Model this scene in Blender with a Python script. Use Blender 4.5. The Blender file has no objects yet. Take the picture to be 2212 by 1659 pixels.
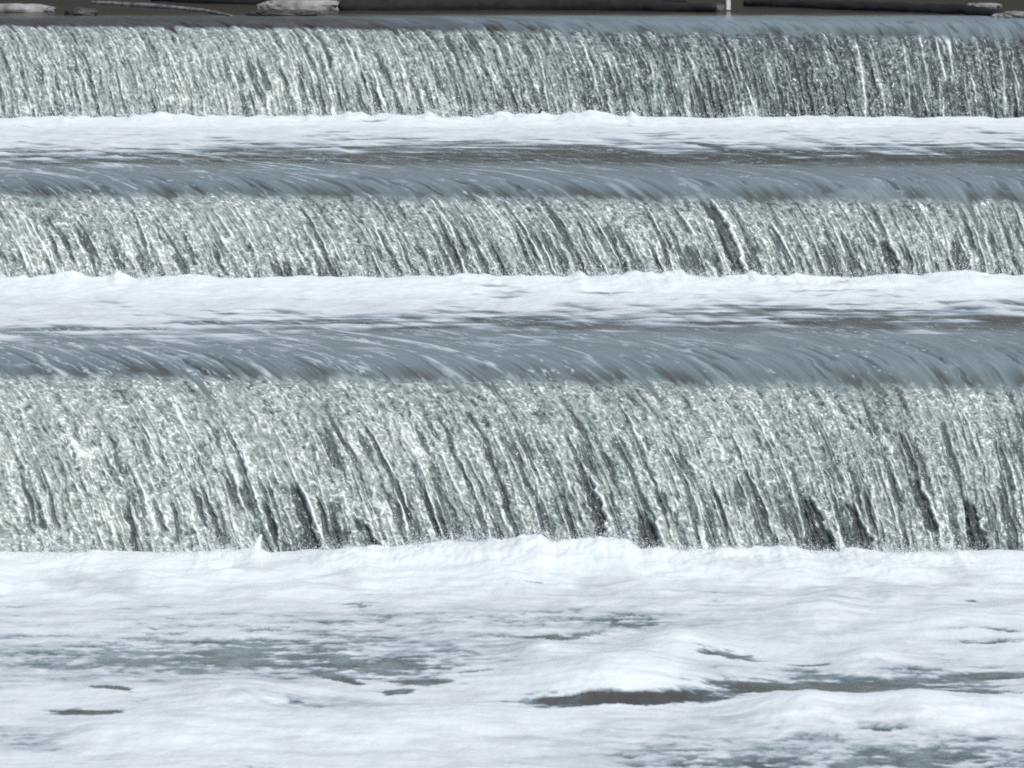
import bpy, math
import numpy as np

# ------------------------------------------------------------------ camera, sky, sun, exposure
F = 9008.0                      # focal length in units where the picture is 2212 x 1659
PITCH = math.radians(7.25)      # the camera looks down by this much
HC = 4.216                      # camera height over the lowest pool
scene = bpy.context.scene
COL = scene.collection

cam_d = bpy.data.cameras.new("camera")
cam = bpy.data.objects.new("camera", cam_d)
COL.objects.link(cam)
cam.location = (0, 0, HC)
cam.rotation_euler = (math.radians(90) - PITCH, 0, 0)
cam_d.sensor_width = 36.0
cam_d.lens = 36.0 * F / 2212.0
cam_d.clip_start = 0.5
cam_d.clip_end = 2000.0
cam_d.dof.use_dof = True
cam_d.dof.focus_distance = 30.5
cam_d.dof.aperture_fstop = 6.3
scene.camera = cam

SUN_EL, SUN_AZ = math.radians(52), math.radians(150)   # azimuth clockwise from +Y; sun behind the camera, to its right
world = bpy.data.worlds.new("World")
scene.world = world
world.use_nodes = True
wn = world.node_tree
bg = wn.nodes["Background"]
sky = wn.nodes.new("ShaderNodeTexSky")
sky.sky_type = 'NISHITA'
sky.sun_disc = False
sky.sun_elevation = SUN_EL
sky.sun_rotation = SUN_AZ
sky.air_density = 1.0
sky.dust_density = 1.5
wn.links.new(sky.outputs[0], bg.inputs[0])
bg.inputs[1].default_value = 0.12

sun_d = bpy.data.lights.new("sun", 'SUN')
sun_d.energy = 3.0
sun_d.angle = math.radians(0.5)
sun_d.color = (1.0, 0.985, 0.96)
sun = bpy.data.objects.new("sun", sun_d)
COL.objects.link(sun)
sdir = np.array([math.sin(SUN_AZ) * math.cos(SUN_EL), math.cos(SUN_AZ) * math.cos(SUN_EL), math.sin(SUN_EL)])
from mathutils import Vector
sun.rotation_euler = Vector(sdir).to_track_quat('Z', 'Y').to_euler()
sun.location = (20, -20, 40)

scene.view_settings.view_transform = 'Standard'
scene.view_settings.look = 'None'
scene.view_settings.exposure = 0.0
scene.view_settings.gamma = 1.0
scene.cycles.filter_width = 1.8
scene.cycles.use_denoising = False

# ------------------------------------------------------------------ numeric helpers
f4 = np.float32
_rng = np.random.RandomState(7)
_perm = _rng.permutation(4096).astype(np.int32)
_ang = (_rng.rand(4096) * 2 * np.pi)
_gx, _gy = np.cos(_ang).astype(f4), np.sin(_ang).astype(f4)

def perlin(x, y, seed=0):
    """gradient noise, about -0.7 .. 0.7, scaled to about -1 .. 1"""
    x = np.asarray(x, f4) + f4(seed * 17.31); y = np.asarray(y, f4) + f4(seed * 9.77)
    xi = np.floor(x).astype(np.int32); yi = np.floor(y).astype(np.int32)
    xf = x - xi; yf = y - yi
    u = xf * xf * xf * (xf * (xf * 6 - 15) + 10)
    v = yf * yf * yf * (yf * (yf * 6 - 15) + 10)
    def g(ix, iy, dx, dy):
        h = _perm[(_perm[(ix + seed * 131) & 4095] + iy) & 4095]
        return _gx[h] * dx + _gy[h] * dy
    a = g(xi, yi, xf, yf); b = g(xi + 1, yi, xf - 1, yf)
    c = g(xi, yi + 1, xf, yf - 1); d = g(xi + 1, yi + 1, xf - 1, yf - 1)
    ab = a + u * (b - a); cd = c + u * (d - c)
    return (ab + v * (cd - ab)) * f4(1.45)

def fbm(x, y, octaves=3, seed=0, gain=0.5, lac=2.03):
    r = 0; a = 1.0; n = 0.0
    for k in range(octaves):
        r = r + a * perlin(x * lac ** k, y * lac ** k, seed + k)
        n += a; a *= gain
    return r / n

def ss(e0, e1, x):
    t = np.clip((x - e0) / (e1 - e0), 0, 1)
    return t * t * (3 - 2 * t)

def depression(row):
    return PITCH + np.arctan((row - 829.5) / F)

def ground(row, z):             # distance at which picture row meets height z
    return (HC - z) / np.tan(depression(row))

def xpix(x, y, z=0.0):          # picture column of a point
    return 1106 + F * x / (y * math.cos(PITCH) + (HC - z) * math.sin(PITCH))

def rpix(y, z):                 # picture row of a point
    return 829.5 + F * ((HC - z) * math.cos(PITCH) - y * math.sin(PITCH)) / (y * math.cos(PITCH) + (HC - z) * math.sin(PITCH))

def columns(dist, n, over=1.06, far=2.6, nfar=160):
    """lateral positions: dense across the picture, sparse beyond it"""
    w = dist * 1106 / F * over
    mid = np.linspace(-w, w, n)
    st = mid[1] - mid[0]
    t = np.linspace(0, 1, nfar + 1)[1:]
    out = w + (w * (far - 1)) * (t ** 1.6) + st * t
    return np.concatenate([-out[::-1], mid, out])

# ------------------------------------------------------------------ scene helpers
def tag(o, label=None, cat=None, group=None, kind=None):
    if label: o["label"] = label
    if cat: o["category"] = cat
    if group: o["group"] = group
    if kind: o["kind"] = kind
    return o

def empty(name, loc):
    o = bpy.data.objects.new(name, None)
    COL.objects.link(o); o.location = loc
    return o

def link(name, me, m, parent=None):
    o = bpy.data.objects.new(name, me)
    me.materials.append(m)
    COL.objects.link(o)
    if parent is not None:
        o.parent = parent
        o.matrix_parent_inverse.identity()
        o.location = -parent.location
    return o

def grid_mesh(name, P, attrs, keep=None):
    """P: rows x cols x 3; keep: mask (rows-1) x (cols-1) of the faces wanted"""
    R, C, _ = P.shape
    idx = np.arange(R * C, dtype=np.int32).reshape(R, C)
    q = np.stack([idx[:-1, :-1], idx[:-1, 1:], idx[1:, 1:], idx[1:, :-1]], -1)
    q = q[keep] if keep is not None else q.reshape(-1, 4)
    used = np.zeros(R * C, bool); used[q.ravel()] = True
    new = np.cumsum(used) - 1
    q = new[q].astype(np.int32)
    V = P.reshape(-1, 3)[used].astype(f4)
    me = bpy.data.meshes.new(name)
    me.vertices.add(len(V)); me.vertices.foreach_set("co", V.ravel())
    me.loops.add(q.size); me.loops.foreach_set("vertex_index", q.ravel())
    me.polygons.add(len(q))
    me.polygons.foreach_set("loop_start", np.arange(0, q.size, 4, dtype=np.int32))
    me.update(calc_edges=True)
    for k, a in attrs.items():
        at = me.attributes.new(k, 'FLOAT', 'POINT')
        at.data.foreach_set("value", np.ascontiguousarray(a.reshape(-1)[used], dtype=f4))
    me.polygons.foreach_set("use_smooth", np.ones(len(q), bool))
    me.update()
    return me

def normals(P):
    du = np.gradient(P, axis=1); dv = np.gradient(P, axis=0)
    n = np.cross(du, dv)
    n /= np.linalg.norm(n, axis=2, keepdims=True) + 1e-12
    return n

# ------------------------------------------------------------------ materials
def new_mat(name):
    m = bpy.data.materials.new(name); m.use_nodes = True
    nt = m.node_tree; b = nt.nodes["Principled BSDF"]
    return m, nt, b

def water_material(name, stops):
    """river water: murky where clear, grey where full of bubbles, white where it is foam; glints and crest sheen painted in"""
    m, nt, b = new_mat(name)
    at = nt.nodes.new("ShaderNodeAttribute"); at.attribute_name = "aeration_and_sheen"
    cr = nt.nodes.new("ShaderNodeValToRGB")
    e = cr.color_ramp.elements
    e[0].position = 0.0; e[0].color = (0.038, 0.027, 0.018, 1)
    e[1].position = 1.0; e[1].color = (0.785, 0.83, 0.81, 1)
    for p, c in stops:
        k = e.new(p); k.color = (*c, 1)
    nt.links.new(at.outputs["Fac"], cr.inputs[0])
    nt.links.new(cr.outputs[0], b.inputs["Base Color"])
    rr = nt.nodes.new("ShaderNodeMapRange")
    rr.inputs[1].default_value = 0.3; rr.inputs[2].default_value = 1.0
    rr.inputs[3].default_value = 0.20; rr.inputs[4].default_value = 0.75
    nt.links.new(at.outputs["Fac"], rr.inputs[0])
    nt.links.new(rr.outputs[0], b.inputs["Roughness"])
    b.inputs["IOR"].default_value = 1.333
    tc = nt.nodes.new("ShaderNodeTexCoord")
    nz = nt.nodes.new("ShaderNodeTexNoise"); nz.inputs["Scale"].default_value = 55.0; nz.inputs["Detail"].default_value = 3.0
    nt.links.new(tc.outputs["Object"], nz.inputs["Vector"])
    bp = nt.nodes.new("ShaderNodeBump"); bp.inputs["Strength"].default_value = 0.25; bp.inputs["Distance"].default_value = 0.01
    nt.links.new(nz.outputs[0], bp.inputs["Height"])
    nt.links.new(bp.outputs[0], b.inputs["Normal"])
    return m

def plain(name, c, rough=0.7, c2=None, scale=8.0, bump=0.3):
    m, nt, b = new_mat(name)
    tc = nt.nodes.new("ShaderNodeTexCoord")
    nz = nt.nodes.new("ShaderNodeTexNoise"); nz.inputs["Scale"].default_value = scale; nz.inputs["Detail"].default_value = 6
    nt.links.new(tc.outputs["Object"], nz.inputs["Vector"])
    cr = nt.nodes.new("ShaderNodeValToRGB")
    cr.color_ramp.elements[0].position = 0.35; cr.color_ramp.elements[0].color = (*c, 1)
    cr.color_ramp.elements[1].position = 0.65; cr.color_ramp.elements[1].color = (*(c2 or c), 1)
    nt.links.new(nz.outputs[0], cr.inputs[0]); nt.links.new(cr.outputs[0], b.inputs["Base Color"])
    b.inputs["Roughness"].default_value = rough
    bp = nt.nodes.new("ShaderNodeBump"); bp.inputs["Strength"].default_value = bump; bp.inputs["Distance"].default_value = 0.03
    nt.links.new(nz.outputs[0], bp.inputs["Height"]); nt.links.new(bp.outputs[0], b.inputs["Normal"])
    return m

LOW = ((0.14, (0.082, 0.069, 0.050)), (0.22, (0.098, 0.110, 0.104)), (0.34, (0.174, 0.217, 0.220)))
WATER = water_material("river_water", LOW + ((0.60, (0.385, 0.43, 0.445)), (0.85, (0.64, 0.668, 0.655))))
FALLING = water_material("falling_water", ((0.14, (0.062, 0.068, 0.072)), (0.22, (0.098, 0.112, 0.112)), (0.34, (0.172, 0.212, 0.205)), (0.58, (0.345, 0.377, 0.350)), (0.86, (0.72, 0.75, 0.71))))

# ------------------------------------------------------------------ the weir steps
VY = 2.2
GK = 9.81 / (2 * VY * VY)
NCOL = 1900

def lean(x, w, k):              # how far the current drifts sideways per metre downstream
    a, b = {3: (0.63, 0.30), 2: (0.62, 0.28), 1: (0.44, 0.18)}[k]
    t = ss(0.0, 1.15, x / w)
    return a + (b - a) * t - 0.05 * np.clip(x / w, -2, 1.2)

def profile(d, soft):           # drop of the surface at distance d past the brink
    e = soft * np.logaddexp(0, d / soft)
    return GK * e * e

# foam line (picture row where the curtain goes into the foam) against picture column
FOOT = {
 1: [(-400, 258), (0, 265), (60, 262), (110, 250), (160, 242), (220, 250), (330, 240), (420, 245), (500, 250), (600, 240), (700, 245), (850, 240), (950, 243), (1050, 243), (1130, 240), (1200, 240), (1270, 232), (1330, 242), (1420, 258), (1600, 255), (1780, 250), (1840, 255), (1900, 250), (1950, 262), (2100, 265), (2212, 265), (2600, 255)],
 2: [(-400, 592), (0, 595), (100, 590), (160, 583), (200, 600), (280, 595), (420, 590), (500, 600), (600, 598), (700, 607), (800, 602), (900, 600), (1000, 590), (1100, 595), (1250, 595), (1350, 590), (1450, 580), (1550, 590), (1700, 585), (1800, 590), (1900, 590), (2000, 585), (2090, 580), (2150, 590), (2212, 592), (2600, 590)],
 3: [(-400, 1190), (0, 1205), (60, 1195), (130, 1190), (230, 1190), (300, 1196), (400, 1195), (480, 1185), (540, 1178), (560, 1176), (600, 1203), (680, 1190), (760, 1175), (840, 1178), (920, 1166), (1000, 1165), (1080, 1160), (1160, 1150), (1200, 1165), (1300, 1160), (1350, 1155), (1385, 1182), (1500, 1180), (1600, 1180), (1720, 1178), (1750, 1190), (1850, 1185), (1950, 1185), (2050, 1185), (2150, 1195), (2212, 1200), (2600, 1190)],
}

def foot_height(k, X, y0, z0):
    """height of the foam roll at the foot of fall k above the pool level, along x"""
    t = np.array(FOOT[k], float)
    row = np.interp(xpix(X, y0, z0), t[:, 0], t[:, 1])
    d = depression(row)
    return HC - y0 * np.tan(d) - z0

STEPS = {
 # level: water level above; foot: level below; land: distance of the foot of the fall; back: upstream edge of the mesh
 3: dict(level=1.09, foot=0.0, land=25.0, back=30.75, on=(0.20, 0.31), soft=0.28, seed=30),
 2: dict(level=1.77, foot=1.09, land=30.8, back=38.85, on=(0.20, 0.29), soft=0.28, seed=60),
 1: dict(level=2.635, foot=1.77, land=38.9, back=100.0, on=(0.03, 0.30), soft=0.26, seed=90),
}

# strands and clear gaps one can tell apart: column and row of the top, column and row of the foot, width, clear, bright
STRANDS = {
 3: [(1728, 1068, 1775, 1195, 30, 1, .5), (1825, 1085, 1862, 1195, 26, 1, .5), (1968, 1030, 2012, 1150, 26, 1, .4), (2092, 1080, 2118, 1200, 32, 1, .4),
     (1945, 930, 1975, 1015, 18, .9, .3), (1262, 1020, 1292, 1160, 22, 1, .7), (1372, 1100, 1398, 1185, 24, .9, .5), (625, 1040, 668, 1190, 26, .9, .5),
     (905, 1040, 945, 1165, 16, .9, .6), (770, 900, 880, 1120, 14, .8, .7), (560, 1080, 585, 1170, 18, .8, .4), (1215, 930, 1275, 1080, 15, .8, .5),
     (990, 1000, 1050, 1165, 14, .8, .7), (480, 920, 545, 1110, 13, .7, .6), (765, 1120, 800, 1185, 24, .9, .3), (1430, 960, 1500, 1130, 14, .7, .7),
     (2165, 960, 2190, 1060, 16, .8, .5), (1600, 1010, 1640, 1120, 15, .8, .5), (200, 950, 245, 1050, 14, .6, .4), (320, 1080, 345, 1150, 14, .7, .4)],
 2: [(1508, 418, 1590, 592, 22, .85, .9), (1655, 480, 1702, 580, 15, .7, 1.0), (1905, 520, 1930, 592, 22, .9, .5), (1815, 500, 1850, 580, 13, .8, .5), (2060, 500, 2090, 585, 14, .8, .5),
     (640, 440, 720, 605, 12, .8, .6), (280, 450, 320, 585, 12, .7, .6), (940, 460, 985, 560, 12, .8, .6), (1385, 440, 1440, 580, 13, .8, .7), (1100, 455, 1165, 575, 11, .7, .7),
     (390, 500, 420, 575, 13, .7, .4), (1240, 470, 1295, 590, 11, .8, .6)],
 1: [(1842, 82, 1868, 250, 13, 0, 1.0), (1872, 90, 1902, 195, 11, 0, .6), (1944, 85, 1962, 235, 7, 0, .8), (1982, 85, 2006, 205, 9, 0, .8), (2016, 80, 2038, 180, 10, 0, .9), (2046, 85, 2054, 180, 8, 0, .8),
     (2106, 90, 2116, 150, 6, 0, .7), (2154, 90, 2171, 240, 7, 0, .8), (1448, 80, 1468, 160, 7, 0, .7), (1481, 110, 1513, 200, 8, 0, .6), (1396, 100, 1412, 230, 6, 0, .6), (1250, 85, 1290, 200, 8, 0, .6),
     (1214, 130, 1236, 230, 8, 0, .7), (1160, 100, 1182, 235, 7, 0, .7), (1580, 90, 1600, 190, 7, 0, .7), (1690, 130, 1700, 240, 6, 0, .5), (850, 100, 890, 220, 7, 0, .7), (500, 90, 560, 230, 6, 0, .5),
     (1828, 100, 1850, 240, 8, .7, 0), (2026, 180, 2030, 250, 6, 0, .6), (170, 110, 215, 250, 7, .8, .3), (250, 150, 270, 245, 8, .8, .3), (690, 120, 715, 240, 6, .7, .4)],
}

def foam_relief(X, Y, seed):
    """bumps of the churned foam"""
    h = 0.030 * fbm(X / 0.55, Y / 0.9, 3, seed) + 0.012 * fbm(X / 0.13, Y / 0.22, 3, seed + 5)
    return h

def roll(k, X, Y, y0, z0, seed):
    """the foam thrown up at the foot of a fall; y0 is the landing line"""
    top = foot_height(k, X, y0 - 0.12, z0)
    sc = y0 / 25.0
    top = top - 0.024 * sc + 0.030 * sc * fbm(X / 0.20, Y / 0.3, 3, seed + 11, gain=0.4) + 0.006 * sc * perlin(X / 0.04, Y / 0.09, seed + 14)
    top = top + 0.055 * sc * np.clip(perlin(X / 0.24, 0 * Y, seed + 21) + 0.4 * perlin(X / 0.09, 0 * Y, seed + 22) - 0.10, 0, 1) ** 1.3
    dist = (y0 - 0.12) - Y                       # positive towards the camera
    wid = 0.55 + 0.25 * perlin(X / 0.7, 0 * Y, seed + 3)
    fall = np.where(dist > 0, np.exp(-(dist / wid) ** 2), np.exp(-(dist / 0.12) ** 2))
    return np.maximum(top, 0.01) * fall

def build_step(k):
    S = STEPS[k]; sd = S["seed"]
    L, Z0 = S["level"], S["foot"]
    dl = math.sqrt((L - Z0) / GK)                # where the fall reaches the pool
    yb = S["land"] + dl                          # brink
    W = yb * 1106 / F
    # rows: even steps in the picture
    dd = np.concatenate([-(S["back"] - yb) + np.linspace(0, 1, 400) * (S["back"] - yb + dl + 0.03)])
    fine = np.linspace(-(S["back"] - yb), dl + 0.03, 60000)
    rows_f = rpix(yb - fine, L - profile(fine, S["soft"]))
    dens = np.abs(np.gradient(rows_f)) + np.abs(np.gradient(fine)) * 6.0
    acc = np.cumsum(dens); acc = (acc - acc[0]) / (acc[-1] - acc[0])
    nrow = int((rows_f.max() - rows_f.min()) / 2.16 * 2.1) + 40
    d1 = np.interp(np.linspace(0, 1, nrow), acc, fine)
    s1 = columns(yb, NCOL, over=1.14)
    D, Sx = np.meshgrid(d1, s1, indexing='ij')
    Yc = yb - D
    r = lean(Sx, W, k)
    X = Sx + r * D
    Zc = L - profile(D, S["soft"])
    P = np.stack([X, Yc, Zc], -1)
    N = normals(P)
    if N[0, N.shape[1] // 2, 2] < 0: N = -N
    arc1 = np.concatenate([[0], np.cumsum(np.hypot(np.diff(d1), np.diff(L - profile(d1, S["soft"]))))])
    arc1 -= np.interp(0, d1, arc1)
    A = Sx.astype(f4); B = (np.repeat(arc1[:, None], len(s1), 1)).astype(f4)
    xn = np.clip(0.5 + 0.5 * Sx / W, -0.3, 1.3)  # 0 at the left of the picture, 1 at the right
    sc = {3: 1.0, 2: 1.1, 1: 1.35}[k]

    # ---- curtain
    on = S["on"][0] + (S["on"][1] - S["on"][0]) * xn
    on = on + 0.08 * fbm(A / 0.30, 0 * B, 3, sd) + 0.05 * perlin(A / 0.06, 0 * B, sd + 1) + 0.22 * ss(0.25, 0.7, perlin(A / 0.10, 0 * B, sd + 31)) * ss(-0.2, 0.4, perlin(A / 0.7, 0 * B, sd + 32))
    m = ss(-0.03, 0.09, D - on)
    grow = np.clip((D - on) / (dl - 0.25), 0, 1)
    wa = A + 0.020 * perlin(A / 0.12, B / 0.16, sd + 2) + 0.007 * perlin(A / 0.03, B / 0.05, sd + 3)
    wb = B + 0.020 * perlin(A / 0.05, B / 0.08, sd + 4)
    rw = 0.055 if k == 1 else 0.080 * sc
    rope = fbm(wa / rw, wb / 0.95, 3, sd + 5, gain=0.55)
    rope2 = perlin(wa / (0.034 * sc), wb / 0.40, sd + 8)
    med = perlin(wa / (0.036 * sc), wb / (0.046 * sc), sd + 9)
    fin = perlin(wa / (0.021 * sc), wb / (0.016 * sc), sd + 10)
    rid = 1 - np.abs(perlin(wa / (0.036 * sc), wb / (0.036 * sc), sd + 12)) * 2.2
    rid2 = 1 - np.abs(perlin(wa / (0.022 * sc), wb / (0.016 * sc), sd + 13)) * 2.2
    glint = perlin(wa / (0.019 * sc), wb / (0.021 * sc), sd + 17)
    lobe = perlin(A / 0.11, B / 0.15, sd + 18) * perlin(A / 0.35, B / 0.30, sd + 19)
    highlight = 1 - np.abs(perlin(wa / (0.055 * sc), wb / 1.1, sd + 21)) * 3.0  # long highlight lines on the ropes, painted into the tone
    calm = ss(0.0, 0.5, perlin(A / 0.28, B / 0.35, sd + 23))
    big = fbm(A / 0.8, B / 1.0, 2, sd + 15)
    disp = m * ((0.006 + 0.034 * grow) * rope + (0.004 + 0.014 * grow) * rope2
                + (0.0040 + 0.004 * grow) * med * sc + 0.0028 * fin * sc + 0.0018 * rid * sc + 0.028 * lobe * grow + 0.005 * np.clip(highlight, 0, 1) * grow)
    gsrc = -rope - 0.45 * rope2 + 0.18 * med + 0.62 * (grow - 0.75) + 0.38 * perlin(A / 0.30, B / 0.38, sd + 16) + 0.10 * fin - 0.5 * lobe - 0.10 * (k == 1)
    gsrc = gsrc - 0.26 * ss(0.45, 0.05, xn) + 0.10 * ss(0.75, 1.0, xn) * grow
    gap = ss(0.10, 0.20, gsrc)
    rim = np.exp(-((gsrc - 0.04) / 0.07) ** 2) * grow
    aer_glint_c = 0.48 + 0.06 * big + 0.13 * rope + 0.11 * rope2 + 0.13 * med + (0.12 - 0.06 * calm) * fin + 0.22 * lobe
    aer_glint_c = aer_glint_c + (1 - 0.7 * calm) * (0.15 * ss(0.5, 1.0, rid) + 0.14 * ss(0.6, 1.0, rid2) - 0.09) + 0.14 * rim + 0.20 * ss(0.55, 0.95, highlight) * (0.3 + grow) * ss(-0.3, 0.3, perlin(A / 0.3, B / 0.3, sd + 27))
    c1 = perlin(wa / (0.046 * sc), wb / (0.060 * sc), sd + 53)
    c2 = perlin(wa / (0.028 * sc), wb / (0.030 * sc), sd + 54)
    c3 = 1 - np.abs(perlin(wa / (0.050 * sc), wb / (0.056 * sc), sd + 55)) * 2.6  # pale curls, adding painted silver glints
    big2 = ss(-0.4, 0.4, perlin(A / 0.22, B / 0.25, sd + 56))
    aer_glint_c = aer_glint_c + 0.10 * np.clip(2.2 * c1, -1, 1) * (0.4 + 0.6 * big2) + 0.08 * np.clip(2.0 * c2, -1, 1)
    aer_glint_c = aer_glint_c + 0.16 * ss(0.62, 0.92, c3) * (0.4 + 0.6 * big2) - 0.03 + 0.05 * ss(0.5, 0.0, xn) * (k > 1)
    disp = disp + m * sc * (0.006 * c1 * (0.4 + grow) + 0.0035 * c2 + 0.003 * np.clip(c3, 0, 1))
    if k == 1:
        hair = perlin(wa / 0.030, wb / 0.85, sd + 57) + 0.7 * perlin(wa / 0.016, wb / 0.5, sd + 58)
        aer_glint_c = aer_glint_c + 0.13 * np.clip(1.5 * hair, -1, 1) * ss(1.0, 0.55, xn) - 0.06 * np.clip(2.2 * c1, -1, 1) - 0.05 * c2
        disp = disp + 0.010 * m * hair * (0.3 + grow)
        aer_glint_c = aer_glint_c - 0.26 * ss(0.20, 0.8, xn) + 0.02 + 0.38 * ss(0.30, 0.52, rope + 0.25 * perlin(A / 0.3, B / 0.5, sd + 29)) * ss(0.2, 0.9, xn)
    aer_glint_c = aer_glint_c * (1 - gap * 0.85) + gap * 0.85 * (0.19 + 0.04 * med + 0.05 * perlin(A / 0.06, B / 0.2, sd + 33))
    aer_glint_c = aer_glint_c + 0.48 * ss(0.46, 0.62, glint + 0.25 * rope + 0.20 * lobe) * (0.25 + 0.65 * (1 - gap)) * (1 - 0.6 * calm)  # sparkling sun glints painted in as pale specks
    aer_glint_c = aer_glint_c + 0.22 * ss(0.50, 0.72, perlin(A / (0.011 * sc), B / (0.011 * sc), sd + 35) + 0.15 * rope) - 0.10 * ss(0.45, 0.7, perlin(A / (0.015 * sc), B / (0.013 * sc), sd + 36))
    # single strands: a thin clear trough, its thick right edge painted as sunlit
    rg = np.random.RandomState(sd + 400)
    n_str = {3: 150, 2: 190, 1: 230}[k]
    b_end = float(arc1[-1])
    wob = 0.010 * perlin(A / 0.5, B / 0.22, sd + 37) + 0.004 * perlin(A / 0.5, B / 0.07, sd + 38)
    smin, smax = s1.min(), s1.max()
    for i in range(n_str):
        t_ = rg.rand()
        c0 = W * (2 * t_ - 1) * 1.08
        wd = (0.008 + 0.020 * rg.rand() ** 2) * sc * (0.65 if k == 1 else 1.0)
        ln_ = (0.25 + 0.55 * rg.rand()) * (0.8 if k > 1 else 0.9)
        b1 = b_end * (0.55 + 0.5 * rg.rand()) if k > 1 else b_end * (0.35 + 0.75 * rg.rand())
        b0 = b1 - ln_
        dk = (0.25 + 0.65 * rg.rand() ** 1.5) * (0.35 + 0.65 * t_)
        br_ = (0.3 + 0.7 * rg.rand()) * ((0.5 + 1.0 * t_) if k == 1 else 1.0)
        if k == 1: dk *= 0.5
        j0, j1 = np.searchsorted(s1, c0 - 0.22), np.searchsorted(s1, c0 + 0.22)
        if j1 - j0 < 4: continue
        sl = (slice(None), slice(j0, j1))
        Bs = B[sl]; tt = np.clip((Bs - b0) / max(b1 - b0, 1e-3), 0, 1)
        win = ss(0.0, 0.25, tt) * ss(1.0, 0.8, tt) * m[sl]
        ws = wd * (0.45 + 0.75 * tt) * (1 + 0.35 * perlin(Bs / 0.09, 0 * Bs + i * 3.7, sd + 39))
        u = (A[sl] + wob[sl] - c0) / ws
        dark = ss(1.15, 0.75, np.abs(u)) * win
        edge = np.exp(-((u - 1.45) / 0.42) ** 2) * win
        aer_glint_c[sl] = aer_glint_c[sl] * (1 - 0.85 * dk * dark) + 0.85 * dk * dark * 0.175 + 0.40 * br_ * edge
        disp[sl] += wd * (-0.55 * dark * dk + 0.55 * edge * br_)
    # the strands and gaps one can pick out
    rowg = rpix(yb - d1, L - profile(d1, S["soft"]))
    i0 = int(np.searchsorted(d1, 0.0))
    for (ca, ra, cb, rb, wpx, dk, br_) in STRANDS[k]:
        ia = i0 + int(np.argmin(np.abs(rowg[i0:] - ra))); ib = i0 + int(np.argmin(np.abs(rowg[i0:] - rb)))
        def s_at(c, i):
            xx = (c - 1106) * (yb - d1[i]) / F
            return xx - np.interp(xx, s1, lean(s1, W, k)) * d1[i]
        sa, sb_, ba, bb = s_at(ca, ia), s_at(cb, ib), arc1[ia], arc1[ib]
        wd = wpx * yb / F * (0.72 if wpx > 19 else 0.5)
        j0, j1 = np.searchsorted(s1, min(sa, sb_) - 0.2), np.searchsorted(s1, max(sa, sb_) + 0.2)
        sl = (slice(None), slice(j0, j1)); Bs = B[sl]
        tt = np.clip((Bs - ba) / (bb - ba), -0.2, 1.2)
        win = ss(-0.03, 0.12, tt) * ss(1.05, 0.93, tt) * m[sl]
        ws = wd * (0.55 + 0.5 * np.clip(tt, 0, 1)) * (1 + 0.45 * perlin(Bs / 0.07, 0 * Bs + ca, sd + 41) + 0.25 * perlin(Bs / 0.025, 0 * Bs + ca, sd + 42))
        u = (A[sl] + wob[sl] - (sa + (sb_ - sa) * tt)) / ws
        dark = ss(1.1, 0.8, np.abs(u)) * win * (dk > 0)
        edge = np.exp(-((u - (1.4 if dk > 0 else 0)) / (0.40 if dk > 0 else 0.8)) ** 2) * win  # edge right of a gap painted bright as if sunlit
        aer_glint_c[sl] = aer_glint_c[sl] * (1 - 0.92 * dk * dark) + 0.92 * dk * dark * (0.125 + 0.04 * med[sl]) + 0.5 * br_ * edge
        disp[sl] += wd * (-0.45 * dark * dk + 0.5 * edge * br_)
    aer_glint_c = np.clip(aer_glint_c, 0.13, 0.98)

    # ---- smooth water over the crest
    st = fbm(A / 0.085, B / 1.1, 3, sd + 20)
    st2 = fbm(A / 0.035, B / 0.8, 2, sd + 24)
    pres = ss(0.25, 0.6, perlin(A / 0.4, B / 1.2, sd + 26))
    aer_sheen_l = 0.385 + 0.05 * st + 0.015 * st2  # bubbly grey, lightened to stand in for the sky's reflection
    near = ss(-0.75, 0.0, D - on)
    aer_sheen_l = aer_sheen_l - 0.12 * ss(0.15, 0.6, st + 0.3 * st2 + 0.12 * perlin(A / 0.5, B, sd + 28)) * near - 0.06 * near * near
    st3 = fbm(A / 0.040, B / 1.0, 4, sd + 34, gain=0.75)
    dl_ = np.zeros_like(A)
    for i in range({3: 46, 2: 60, 1: 50}[k]):
        c0 = W * rg.uniform(-1.1, 1.1); wd = sc * rg.uniform(0.012, 0.045); b1 = rg.uniform(-0.05, 0.42); b0 = b1 - rg.uniform(0.35, 1.3)
        j0, j1 = np.searchsorted(s1, c0 - 0.3), np.searchsorted(s1, c0 + 0.3)
        sl = (slice(None), slice(j0, j1)); tt = np.clip((B[sl] - b0) / (b1 - b0), 0, 1)
        win = ss(0, 0.6, tt) * ss(1.0, 0.85, tt)
        u = (A[sl] + 3 * wob[sl] - c0) / (wd * (0.3 + 0.7 * tt))
        dk = rg.uniform(0.25, 1.0)
        dl_[sl] += win * dk * (ss(1.3, 0.4, np.abs(u)) - 0.45 * np.exp(-((u + 1.6) / 0.6) ** 2))
    aer_sheen_l = aer_sheen_l + 0.055 * st3 - 0.10 * dl_ - (0.035 + 0.09 * ss(-0.1, 0.45, perlin(A / 0.22, B / 2.0, sd + 52))) * ss(-0.26, 0.02, D - on)
    aer_sheen_l = np.clip(aer_sheen_l, 0.17, 0.6)
    disp_l = -0.014 * sc * dl_ * ss(-2.0, -0.3, D) + (0.012 * st + 0.004 * st2) * ss(-1.6, 0.0, D) * (0.5 + pres)

    # ---- foam carried across the pool behind the crest
    fs = 0.55 * fbm(A / 0.25, B / 3.4, 3, sd + 40, gain=0.5)
    fs = fs + 0.95 * fbm(X.astype(f4) / 0.9, Yc.astype(f4) / 0.24, 4, sd + 43, gain=0.55)
    fs2 = fbm(X.astype(f4) / 0.45, Yc.astype(f4) / 0.30, 3, sd + 45)
    ln = np.abs(perlin(A / 0.30 + 0.25 * perlin(A / 0.2, B / 0.6, sd + 46), B / 3.0, sd + 47))
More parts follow.
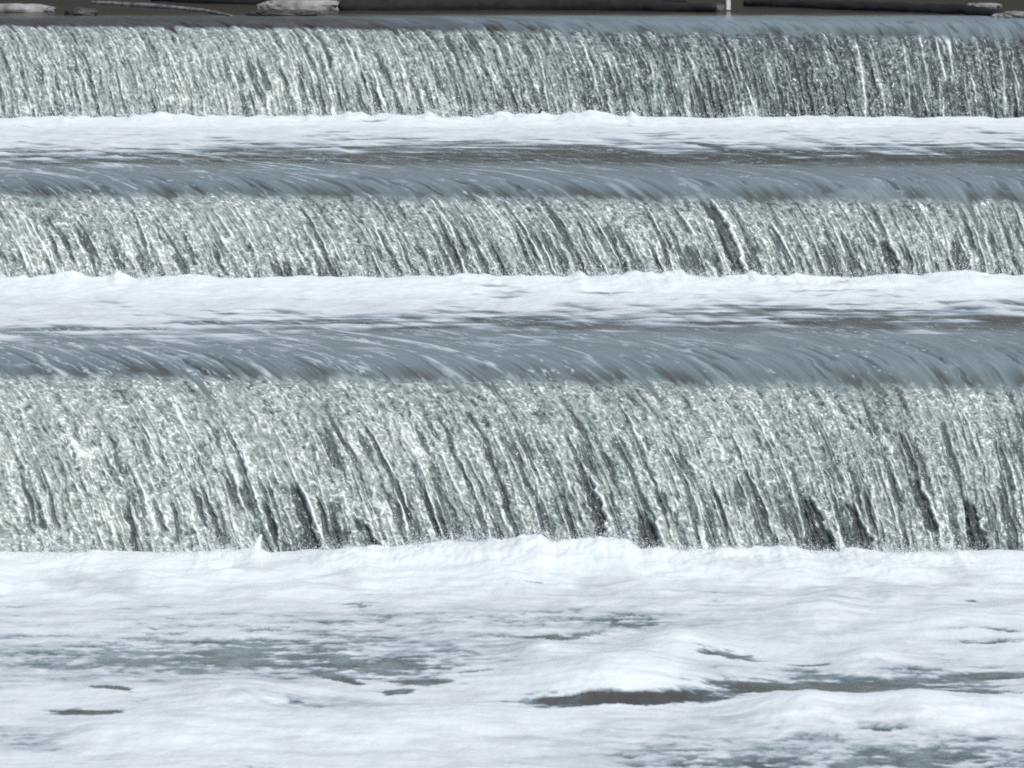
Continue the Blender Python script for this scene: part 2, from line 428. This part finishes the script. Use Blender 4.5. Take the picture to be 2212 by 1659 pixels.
    ln = ss(0.15, 0.03, ln) * ss(-0.20, 0.20, perlin(A / 0.5, B / 0.9, sd + 48) + 0.25 * st)
    lnf = ln * ss(-0.75, 0.15, perlin(A / 0.05, B / 0.12, sd + 49) + 0.5 * perlin(A / 0.12, B / 0.3, sd + 51))
    px = xpix(X, Yc, L)
    return dict(k=k, S=S, dl=dl, yb=yb, W=W, X=X, D=D, Sx=Sx, Y=Yc, P=P, N=N, A=A, B=B, xn=xn, m=m, on=on, disp=disp, aer_glint_c=aer_glint_c,
                aer_sheen_l=aer_sheen_l, disp_l=disp_l, fs=fs, fs2=fs2, lnf=lnf, px=px, L=L, sd=sd, sc=sc)

def finish_step(q, foam_amount):
    """foam_amount: 0..1 cover of foam on the pool and on the crest; then the mesh is split into its pieces"""
    k, S, m = q["k"], q["S"], q["m"]
    fo = foam_amount
    up = 1 - ss(-1.95, -0.95, q["D"] + 0.25 * q["fs2"])                                    # 1 on the level pool, 0 on the crest
    aer_pool = 0.095 + 0.05 * q["fs2"]
    base = aer_pool * up + q["aer_sheen_l"] * (1 - up)
    flat = ss(0.9, 1.9, (STEPS[k - 1]["land"] if k > 1 else 99) - q["Y"])
    aer = base + (0.965 - 0.085 * flat + 0.05 * q["fs2"] - 0.10 * flat * np.clip(q["fs"], -0.2, 1) - base) * fo
    aer = aer * (1 - m) + q["aer_glint_c"] * m
    h = q["disp_l"] * (1 - m) + q["disp"]
    P = q["P"].copy()
    ff = ss(0.3, 0.9, fo) * (1 - m)
    h = h + ff * (0.004 + foam_relief(q["X"].astype(f4), q["Y"].astype(f4), q["sd"] + 50)) * up + 0.006 * ff * (1 - up)
    h = h + 0.012 * q["fs2"] * up
    P = P + q["N"] * h[..., None]
    if k < 3 or True:
        up_k = k - 1
        if up_k >= 1:
            y0 = STEPS[up_k]["land"]
            rl = roll(up_k, q["X"].astype(f4), q["Y"].astype(f4), y0, q["L"], q["sd"] + 70)
            P[..., 2] += rl
    return P, aer, fo

def cell(a):
    return 0.25 * (a[:-1, :-1] + a[1:, :-1] + a[:-1, 1:] + a[1:, 1:])

# ---- foam cover of the pool above fall 3 and above fall 2
def pool_cover(q, front, k):
    """front: rows (in the picture) where the foam ends against picture column"""
    t = np.array(front, float)
    row = rpix(q["Y"], q["L"])
    edge = np.interp(q["px"], t[:, 0], t[:, 1])
    span = {3: 26.0, 2: 18.0}[k]
    a = (edge - row) / span                                          # >0: upstream of the edge
    v = q["fs"] * 0.85 + 0.35 * q["fs2"]
    c = ss(-0.30, 0.36, v + np.clip(a, -9, 1.2) * 0.30 + np.clip(a - 1.2, 0, 9) * 0.16 + 0.06)
    side = ss(1.05, 0.45, q["xn"])
    lace = q["lnf"] * (0.08 + 0.85 * side) * ss(6.0, 1.5, -a) * (0.75 + 0.25 * ss(-0.2, 0.5, q["fs2"]))
    lace = np.maximum(lace, 0.70 * ss(0.10, 0.70, v + np.clip(a, -9, 0) * 0.17 + 0.34 * side))
    A_, B_, sd_ = q["A"], q["B"], q["sd"]
    wv = perlin(A_ / 0.09, B_ / 0.5, sd_ + 91)
    l2 = np.abs(perlin(A_ / 0.13 + 0.35 * wv, B_ / 1.5, sd_ + 92))
    l2 = ss(0.10, 0.015, l2) * ss(-0.05, 0.30, perlin(A_ / 0.30, B_ / 0.45, sd_ + 93)) * ss(-0.5, 0.3, perlin(A_ / 0.03, B_ / 0.06, sd_ + 94))
    lace = np.maximum(lace, l2 * (0.25 + 0.55 * side) * ss(5.6, 1.0, -a))
    crumb = ss(0.20, 0.55, perlin(A_ / 0.05, B_ / 0.14, sd_ + 95) + 0.5 * perlin(A_ / 0.4, B_ / 0.5, sd_ + 96) + 0.10 * np.clip(a, -9, 0) + 0.10 * side)
    lace = np.maximum(lace, 0.6 * crumb * ss(-0.35, 0.35, perlin(A_ / 0.018, B_ / 0.035, sd_ + 97)))
    c = np.maximum(c, lace)
    return c * (1 - q["m"])

q3 = build_step(3)
c3 = pool_cover(q3, [(-400, 722), (0, 722), (300, 712), (700, 698), (1000, 686), (1300, 678), (1700, 674), (2212, 670), (2600, 670)], 3)
q2 = build_step(2)
c2 = pool_cover(q2, [(-400, 338), (0, 335), (300, 326), (700, 314), (1000, 310), (1500, 314), (1900, 320), (2212, 310), (2600, 310)], 2)
q1 = build_step(1)
c1 = np.zeros_like(q1["X"])

CASC = {
 3: ("tall nearest cascade of silvery water with broad smooth grey crest above the foamy foreground pool", "cascade"),
 2: ("low middle cascade of pale grey water between the two upper foam terraces", "cascade"),
 1: ("farthest cascade with fine dark streaks falling below the brown river and driftwood", "cascade"),
}
for q, c in ((q3, c3), (q2, c2), (q1, c1)):
    k = q["k"]
    P, aer, fo = finish_step(q, c)
    if k == 1:
        br = ss(0.62, 0.25, q["xn"] + 0.12 * fbm(q["A"] / 0.5, q["B"] / 2, 3, 301))
        lip = (1 - q["m"]) * ss(-3, 0.1, q["D"])
        aer = aer - 0.20 * lip * br + 0.03 * lip * (1 - br)
        aer = aer - 0.10 * ss(-1.2, -2.2, q["D"]) * (1 - q["m"])
    att = {"aeration_and_sheen": np.clip(aer, 0, 1)}
    Dm, mm, fm = cell(q["D"]), cell(q["m"]), cell(fo)
    curtain = mm > 0.5
    crest = (~curtain) & (Dm > -1.25)
    pool = ~(curtain | crest)
    t = empty("cascade", (0, q["yb"], q["S"]["foot"]))
    tag(t, CASC[k][0], CASC[k][1], "stepped cascades of the weir")
    link("falling_curtain", grid_mesh("falling_curtain", P, att, curtain), FALLING, t)
    link("crest_water", grid_mesh("crest_water", P, att, crest), WATER, t)
    if k == 1:
        o = link("river", grid_mesh("river", P, att, pool), WATER); tag(o, kind="structure")
    else:
        fmask = pool & (fm > 0.5)
        y0 = STEPS[k - 1]["land"]
        Ym = cell(q["Y"])
        o = link("water", grid_mesh("water", P, att, pool & ~fmask), WATER); tag(o, kind="structure")
        rm = fmask & (Ym > y0 - 0.75)
        o = link("foam", grid_mesh("foam", P, att, fmask & ~rm), WATER)
        tag(o, "flat streaky white foam spread over the " + ("middle" if k == 3 else "upper") + " terrace", "foam", kind="stuff")
        o = link("foam_roll", grid_mesh("foam_roll", P, att, rm), WATER)
        tag(o, {3: "white churning foam roll along the foot of the middle cascade", 2: "white churning foam roll along the foot of the farthest cascade"}[k], "foam roll", "foam rolls at the cascade feet")

# ------------------------------------------------------------------ the lowest pool, in the foreground
y_far, y_near = 25.35, 16.5
rows = np.linspace(rpix(y_far, 0.0), rpix(y_near, 0.0), 660)
yv = ground(rows, 0.0)
xv = columns(22.5, NCOL, over=1.25)
Y, X = np.meshgrid(yv, xv, indexing='ij')
# pull the columns in with distance so that they stay even across the picture
X = X * (0.72 + 0.28 * Y / 25.0)
Xf, Yf = X.astype(f4), Y.astype(f4)
PX, PR = xpix(X, Y, 0.0), rpix(Y, 0.0)

def blob(cx, cy, hw, hh, slant=0.0, p=2.0):
    dx = (PX - cx) / hw; dy = (PR - cy - slant * (PX - cx)) / hh
    return np.exp(-(np.abs(dx) ** p + np.abs(dy) ** p))

n1 = fbm(Xf / 0.30, Yf / 0.50, 4, 401, gain=0.55)
n2 = fbm(Xf / 0.75, Yf / 1.6, 3, 411)
n3 = fbm(Xf / 0.085, Yf / 0.20, 3, 421, gain=0.6)
open_ = np.full_like(X, -0.78)
OPEN = [ # openings in the foam: column, row, half width, half height, slant, strength
 (150, 1425, 420, 42, 0, .40), (640, 1405, 380, 52, 0, .44), (900, 1445, 260, 34, 0, .44), (480, 1440, 260, 22, 0, .2),
 (248, 1498, 62, 8, .10, 1.45), (190, 1542, 88, 7, .03, 1.5), (742, 1472, 46, 7, .25, 1.3), (855, 1498, 38, 6, -.08, 1.3),
 (632, 1524, 40, 7, .1, .8), (600, 1530, 160, 8, .05, .45), (928, 1476, 60, 6, 0, .9), (50, 1600, 75, 22, .1, .65),
 (770, 1309, 45, 5, 0, .5), (1340, 1521, 225, 13, -.02, 1.45), (1750, 1491, 225, 14, -.01, 1.5), (1930, 1465, 320, 22, 0, .62),
 (2150, 1462, 80, 8, 0, .9), (2110, 1500, 130, 14, 0, .6), (1550, 1421, 105, 12, .05, .66), (1206, 1378, 110, 12, 0, .65),
 (1376, 1346, 65, 11, 0, .6), (1250, 1330, 160, 20, 0, .35), (1752, 1438, 55, 4, 0, .7), (2080, 1300, 40, 5, 0, .65),
 (2140, 1388, 90, 6, 0, .55), (2120, 1366, 120, 8, 0, .4), (1800, 1628, 520, 48, 0, .42), (2120, 1640, 280, 34, 0, .30),
 (1880, 1585, 80, 8, .05, .45), (1600, 1650, 200, 14, 0, .4), (1000, 1345, 500, 18, 0, .22), (1620, 1300, 120, 14, 0, .3), (1180, 1265, 120, 12, 0, .25)]
for cx, cy, hw, hh, sl, w in OPEN:
    open_ = open_ + w * blob(cx, cy, hw, hh, sl, 2.6)
MOUND = [ # foam mounds: column, row of the base, half width, half depth in rows, height in metres
 (1168, 1415, 62, 20, .06), (1330, 1468, 190, 46, .10), (1468, 1396, 80, 24, .07), (1870, 1432, 70, 24, .06), (1740, 1545, 110, 36, .10),
 (1960, 1545, 130, 34, .095), (2160, 1550, 120, 32, .07), (240, 1500, 90, 18, .03), (520, 1512, 130, 30, .055), (1766, 1325, 90, 26, .06),
 (700, 1590, 500, 40, .03), (330, 1585, 240, 32, .03), (1000, 1560, 260, 30, .035), (2050, 1345, 160, 24, .04)]
mound = np.zeros_like(X)
for cx, cy, hw, hh, h in MOUND:
    b_ = blob(cx, cy, hw, hh)
    mound = mound + h * b_
    open_ = open_ - 0.55 * b_ * (PR > cy - 40)
n4 = fbm(Xf / 0.42, Yf / 0.16, 4, 481, gain=0.62)
near_foot0 = ss(1330, 1230, PR)
n5 = fbm(Xf / 0.10, Yf / 0.07, 3, 487, gain=0.6)
mix = open_ * 1.15 + 0.22 + 0.34 * n1 + 0.92 * n4 + 0.62 * n5 - 0.25 * near_foot0
cov = ss(-0.22, 0.30, -mix)
thin = 0.5 + 0.5 * fbm(Xf / 0.5, Yf / 0.6, 3, 431)
near_foot = np.exp(-((PR - 1255) / 45.0) ** 2)
beige = ss(0.50, 0.72, fbm(Xf / 0.55, Yf / 0.5, 3, 441) * 0.5 + 0.5) * near_foot
h0 = roll(3, Xf, Yf, 25.0, 0.0, 470)
THIN = [(1820, 1625, 560, 52, .85), (300, 1428, 600, 50, 1.0), (860, 1405, 400, 55, .8), (1950, 1468, 340, 26, .9), (1260, 1345, 300, 30, .7), (60, 1600, 120, 28, .8), (640, 1525, 220, 16, .7), (1000, 1340, 800, 30, .5), (1700, 1290, 500, 24, .35)]
thin = np.zeros_like(X)
for cx, cy, hw, hh, w in THIN:
    thin = np.maximum(thin, w * blob(cx, cy, hw, hh, 0, 2.4))
h = h0 + mound + ss(0.2, 0.8, cov) * (0.006 + 0.006 * n4 + 0.6 * foam_relief(Xf, Yf, 450)) + 0.010 * n2 + 0.006 * n1 * (1 - cov)
h = h + 0.05 * np.exp(-((PR - 1260) / 50.0) ** 2) * fbm(Xf / 0.55, Yf / 0.45, 3, 460) * cov
aer = (0.11 + 0.06 * n3 + 0.16 * ss(-0.1, 0.5, n1 + 0.4 * n5) + 0.22 * thin * (0.7 + 0.5 * n5)) * (1 - cov) + cov * (0.905 + 0.075 * np.clip(mound / 0.06, 0, 1) + 0.06 * near_foot0 + 0.04 * n1 + 0.03 * n2 - 0.16 * beige - np.clip(thin * (0.26 + 0.42 * n4 + 0.34 * n5), -0.02, 0.58) - 0.22 * np.clip(n4 + 0.12, 0, 1) * (1 - near_foot0) - 0.06 * np.clip(n2, 0, 1))
P = np.stack([X, Y, h], -1)
att = {"aeration_and_sheen": np.clip(aer, 0, 1)}
fm = cell(cov) > 0.5
rm = fm & (cell(Y) > 24.15)
tag(link("water", grid_mesh("water", P, att, ~fm), WATER), kind="structure")
tag(link("foam", grid_mesh("foam", P, att, fm & ~rm), WATER), "broad drifting white foam with brown gaps covering the foreground pool", "foam", kind="stuff")
tag(link("foam_roll", grid_mesh("foam_roll", P, att, rm), WATER), "bright churning foam roll along the foot of the tall nearest cascade", "foam roll", "foam rolls at the cascade feet")

# ------------------------------------------------------------------ unseen dark slopes added beyond the river to darken its reflections
gx = np.linspace(-260, 260, 160); gy = np.linspace(95, 240, 60)
GY, GX = np.meshgrid(gy, gx, indexing='ij')
hz = 2.3 + 38 * ss(95, 150, GY) * (1 + 0.25 * fbm(GX / 40, GY / 40, 3, 501)) + 2.5 * fbm(GX / 7, GY / 7, 3, 505) * ss(95, 105, GY)
HILL = plain("dark_reflection_hill", (0.018, 0.020, 0.012), 0.95, (0.040, 0.036, 0.022), 0.3)
tag(link("reflection_hills", grid_mesh("reflection_hills", np.stack([GX, GY, hz], -1), {}), HILL), kind="structure")

# ------------------------------------------------------------------ driftwood, stones and a post in the shallows above the top crest
ZR = STEPS[1]["level"]
def place(col, row, z=ZR):
    y = float(ground(row, z)); d = y * math.cos(PITCH) + (HC - z) * math.sin(PITCH)
    return np.array([(col - 1106) * d / F, y, z])

def tube_mesh(name, pts, rad, seed, ns=14, step=0.05, flat=1.0):
    """a knotted, tapering, slightly bent round of wood along pts, closed at both ends"""
    pts = np.array(pts, float); rad = np.array(rad, float)
    seg = np.concatenate([[0], np.cumsum(np.linalg.norm(np.diff(pts, axis=0), axis=1))])
    n = max(int(seg[-1] / step), 6)
    t = np.linspace(0, seg[-1], n)
    c = np.stack([np.interp(t, seg, pts[:, i]) for i in range(3)], -1)
    r = np.interp(t, seg, rad)
    c[:, 2] += 0.25 * r.mean() * fbm(t / 0.7, 0 * t, 2, seed)
    c[:, 1] += 0.6 * r.mean() * fbm(t / 0.9, 0 * t, 2, seed + 3)
    tan = np.gradient(c, axis=0); tan /= np.linalg.norm(tan, axis=1, keepdims=True)
    side = np.cross(tan, [0, 0, 1.0]); side /= np.linalg.norm(side, axis=1, keepdims=True)
    up = np.cross(side, tan)
    an = np.linspace(0, 2 * np.pi, ns, endpoint=False)
    T, A_ = np.meshgrid(t, an, indexing='ij')
    rr = r[:, None] * (1 + 0.28 * fbm(T / 0.25, A_ * 1.2, 3, seed + 7))
    V = c[:, None] + rr[..., None] * (np.cos(A_)[..., None] * side[:, None] + flat * np.sin(A_)[..., None] * up[:, None])
    verts = [tuple(v) for v in V.reshape(-1, 3)] + [tuple(c[0] - tan[0] * r[0] * 0.5), tuple(c[-1] + tan[-1] * r[-1] * 0.5)]
    faces = []
    for i in range(n - 1):
        for j in range(ns):
            k = (j + 1) % ns
            faces.append((i * ns + j, i * ns + k, (i + 1) * ns + k, (i + 1) * ns + j))
    e0, e1 = n * ns, n * ns + 1
    for j in range(ns):
        k = (j + 1) % ns
        faces.append((e0, k, j)); faces.append((e1, (n - 1) * ns + j, (n - 1) * ns + k))
    me = bpy.data.meshes.new(name); me.from_pydata(verts, [], faces)
    me.polygons.foreach_set("use_smooth", np.ones(len(me.polygons), bool)); me.update()
    return me

def rock_mesh(name, size, seed, rough=0.3):
    """a weathered stone: a fine sphere pushed in and out by noise and flattened"""
    nu, nv = 64, 40
    u = np.linspace(0, 2 * np.pi, nu, endpoint=False); v = np.linspace(0, np.pi, nv)
    Vv, Uu = np.meshgrid(v, u, indexing='ij')
    d = np.stack([np.sin(Vv) * np.cos(Uu), np.sin(Vv) * np.sin(Uu), np.cos(Vv)], -1)
    k = 1 + rough * (fbm(d[..., 0] * 1.6 + d[..., 2] * 0.9, d[..., 1] * 1.6 - d[..., 2] * 0.7, 4, seed)
                     + 0.5 * fbm(d[..., 0] * 5, d[..., 1] * 5 + d[..., 2] * 4, 3, seed + 9))
    d = np.sign(d) * np.abs(d) ** 0.75
    V = d * k[..., None] * np.array(size) / 2
    verts = [tuple(p) for p in V.reshape(-1, 3)]
    faces = [(i * nu + j, (i + 1) * nu + j, (i + 1) * nu + (j + 1) % nu, i * nu + (j + 1) % nu) for i in range(nv - 1) for j in range(nu)]
    me = bpy.data.meshes.new(name); me.from_pydata(verts, [], faces)
    me.polygons.foreach_set("use_smooth", np.ones(len(me.polygons), bool)); me.update()
    return me

BARK = plain("wet_bark", (0.004, 0.0035, 0.004), 0.85, (0.012, 0.010, 0.009), 9.0, 0.5)
GREYWOOD = plain("weathered_wood", (0.10, 0.095, 0.085), 0.8, (0.24, 0.23, 0.21), 10.0, 0.4)
STONE = plain("pale_stone", (0.13, 0.12, 0.112), 0.8, (0.34, 0.32, 0.31), 7.0, 0.4)
DARKSTONE = plain("dark_wet_stone", (0.025, 0.023, 0.022), 0.5, (0.07, 0.062, 0.055), 7.0, 0.5)
WHITE = plain("white_paint", (0.62, 0.62, 0.60), 0.6, (0.78, 0.78, 0.77), 12.0, 0.1)

def log(name, ends, rad, m, seed, label, cat="log", lift=0.35, group=None):
    p = [place(c, r) for c, r in ends]
    mid = np.mean(p, axis=0)
    p = [q_ - mid + np.array([0, 0, lift * max(rad)]) for q_ in p]
    o = link(name, tube_mesh(name, p, rad, seed), m); o.location = mid
    return tag(o, label, cat, group)

def rock(col0, col1, row, hgt, m, seed, label, deep=0.35, rough=0.3, group=None):
    p = place(0.5 * (col0 + col1), row)
    w = (col1 - col0) * p[1] / F
    o = link("rock", rock_mesh("rock", (w, deep, hgt * 1.6), seed, rough), m)
    o.location = (p[0], p[1], ZR + hgt * 0.2)
    return tag(o, label, "rock", group)

log("driftwood_log", [(735, 22), (900, 21), (1130, 20), (1350, 22), (1545, 26)], [0.06, 0.105, 0.10, 0.09, 0.04], BARK, 611, "longest black waterlogged log, lying across the middle of the top river", group="dark logs above the top crest")
log("driftwood_log", [(1610, 12), (1760, 18), (1950, 25), (2080, 30), (2160, 36)], [0.04, 0.062, 0.07, 0.07, 0.05], BARK, 621, "thin black log slanting down to the right of the white post", group="dark logs above the top crest")
log("driftwood_log", [(330, 2), (470, 7), (600, 10)], [0.04, 0.06, 0.04], BARK, 631, "short black log behind the broad pale rock at upper left", group="dark logs above the top crest")
log("driftwood_log", [(1010, 1), (1250, 3), (1480, 6)], [0.03, 0.05, 0.03], BARK, 641, "black log farthest back, behind the longest log and left of the post", group="dark logs above the top crest")
log("branch", [(200, 8), (330, 16), (440, 26), (500, 36)], [0.025, 0.03, 0.022, 0.012], GREYWOOD, 651, "bare grey branch slanting down to the brown crest at upper left", "branch")
rock(-60, 112, 26, 0.085, STONE, 661, "pale elongated rock at the left edge of the top river", rough=0.2)
rock(560, 742, 20, 0.10, STONE, 671, "broad pale grey rock with a ragged right end beside the longest log", rough=0.22)
rock(140, 210, 32, 0.07, DARKSTONE, 681, "dark wet rock just right of the pale elongated rock")
rock(540, 690, 33, 0.05, DARKSTONE, 691, "low dark rock in front of the broad pale grey rock", rough=0.4)
rock(1532, 1568, 25, 0.08, DARKSTONE, 701, "small dark round rock touching the white post", deep=0.2, rough=0.15)
rock(2150, 2290, 38, 0.06, STONE, 711, "pale low rock at the right edge beside the end of the thin log", rough=0.25)
rock(2090, 2165, 15, 0.04, STONE, 721, "small pale rock behind the right end of the thin log")

# the post: a slim square stake with chamfered edges, a pointed top and a dark band low down
def post():
    p = place(1573, 24)
    t = empty("post", tuple(p))
    tag(t, "slim white post standing in the water beside the small dark round rock", "post")
    def prism(w, z0, z1, tip):
        c = w * 0.3
        o = [(-w, -w + c), (-w + c, -w), (w - c, -w), (w, -w + c), (w, w - c), (w - c, w), (-w + c, w), (-w, w - c)]
        v = [(x, y, z0) for x, y in o] + [(x, y, z1) for x, y in o] + [(0, 0, z1 + tip), (0, 0, z0)]
        f = [(i, (i + 1) % 8, 8 + (i + 1) % 8, 8 + i) for i in range(8)] + [(8 + i, 8 + (i + 1) % 8, 16) for i in range(8)] + [((i + 1) % 8, i, 17) for i in range(8)]
        me = bpy.data.meshes.new("stake"); me.from_pydata(v, [], f); return me
    a = link("stake", prism(0.022, -0.3, 0.85, 0.03), WHITE); a.parent = t
    b = link("band", prism(0.0245, -0.3, 0.015, 0.0), DARKSTONE); b.parent = t
post()

# ------------------------------------------------------------------ flying drops over the foam rolls
def drops(k, n, seed):
    y0, z0 = STEPS[k]["land"], STEPS[k]["foot"]
    sc = y0 / 25.0
    rg = np.random.RandomState(seed)
    w = y0 * 1106 / F * 1.15
    x = rg.uniform(-w, w, n)
    dens = perlin(x / 0.45, 0 * x, seed) + 0.7 * perlin(x / 0.13, 0 * x, seed + 1)
    x = x[dens > rg.uniform(-1.1, 0.8, n)]; n = len(x)
    top = foot_height(k, x, y0 - 0.12, z0)
    top = top + 0.055 * sc * np.clip(perlin(x / 0.24, 0 * x, {3: 470, 2: 100, 1: 130}[k] + 21) + 0.4 * perlin(x / 0.09, 0 * x, {3: 470, 2: 100, 1: 130}[k] + 22) - 0.10, 0, 1) ** 1.3 - 0.02 * sc
    amp = 0.026 * (1 + 0.8 * perlin(x / 0.3, 0 * x, seed + 2))
    z = z0 + top + sc * (-0.030 + rg.exponential(1.0, n) * amp)
    y = y0 - 0.12 + rg.normal(0, 0.07, n)
    r = sc * np.exp(rg.normal(math.log(0.0021), 0.30, n)) * np.where(rg.rand(n) < 0.03, 1.9, 1.0)
    base = np.array([(0, 0, 1.25), (1, 0, 0), (0, 1, 0), (-1, 0, 0), (0, -1, 0), (0, 0, -1.0)]) 
    bf = np.array([(0, 1, 2), (0, 2, 3), (0, 3, 4), (0, 4, 1), (5, 2, 1), (5, 3, 2), (5, 4, 3), (5, 1, 4)])
    V = np.stack([x, y, z], -1)[:, None] + r[:, None, None] * base[None] * rg.uniform(0.7, 1.3, (n, 1, 3))
    Fc = (bf[None] + 6 * np.arange(n)[:, None, None]).reshape(-1, 3)
    me = bpy.data.meshes.new("spray")
    me.vertices.add(6 * n); me.vertices.foreach_set("co", V.astype(f4).ravel())
    me.loops.add(Fc.size); me.loops.foreach_set("vertex_index", Fc.astype(np.int32).ravel())
    me.polygons.add(len(Fc)); me.polygons.foreach_set("loop_start", np.arange(0, Fc.size, 3, dtype=np.int32))
    me.update(calc_edges=True)
    return me
SPRAY = plain("white_spray", (0.70, 0.74, 0.76), 0.4, (0.76, 0.79, 0.80), 30.0, 0.0)
for k, n in ((3, 60000), (2, 45000), (1, 40000)):
    tag(link("spray", drops(k, n, 800 + k), SPRAY), "fine white drops flying over the foam at the foot of the " + {3: "nearest", 2: "middle", 1: "farthest"}[k] + " cascade", "spray", kind="stuff")

# thin jets of water thrown up in front of the nearest curtain
def jet(col, row, dx, hgt, rad, seed, label):
    z0 = float(foot_height(3, np.array([(col - 1106) * 25.0 / F]), 24.88, 0.0)[0]) - 0.03
    p = np.array([(col - 1106) * 24.86 / F, 24.86, z0])
    pts = [(0, 0, 0), (dx * 0.35, 0, hgt * 0.45), (dx * 0.8, 0.0, hgt * 0.85), (dx, 0, hgt)]
    o = link("splash", tube_mesh("splash", pts, [rad, rad * 0.55, rad * 0.30, rad * 0.22], seed, ns=10, step=0.006), SPRAY)
    o.location = p
    return tag(o, label, "splash")
jet(545, 1180, 0.035, 0.095, 0.036, 851, "pointed white splash leaning right out of the nearest foam roll")
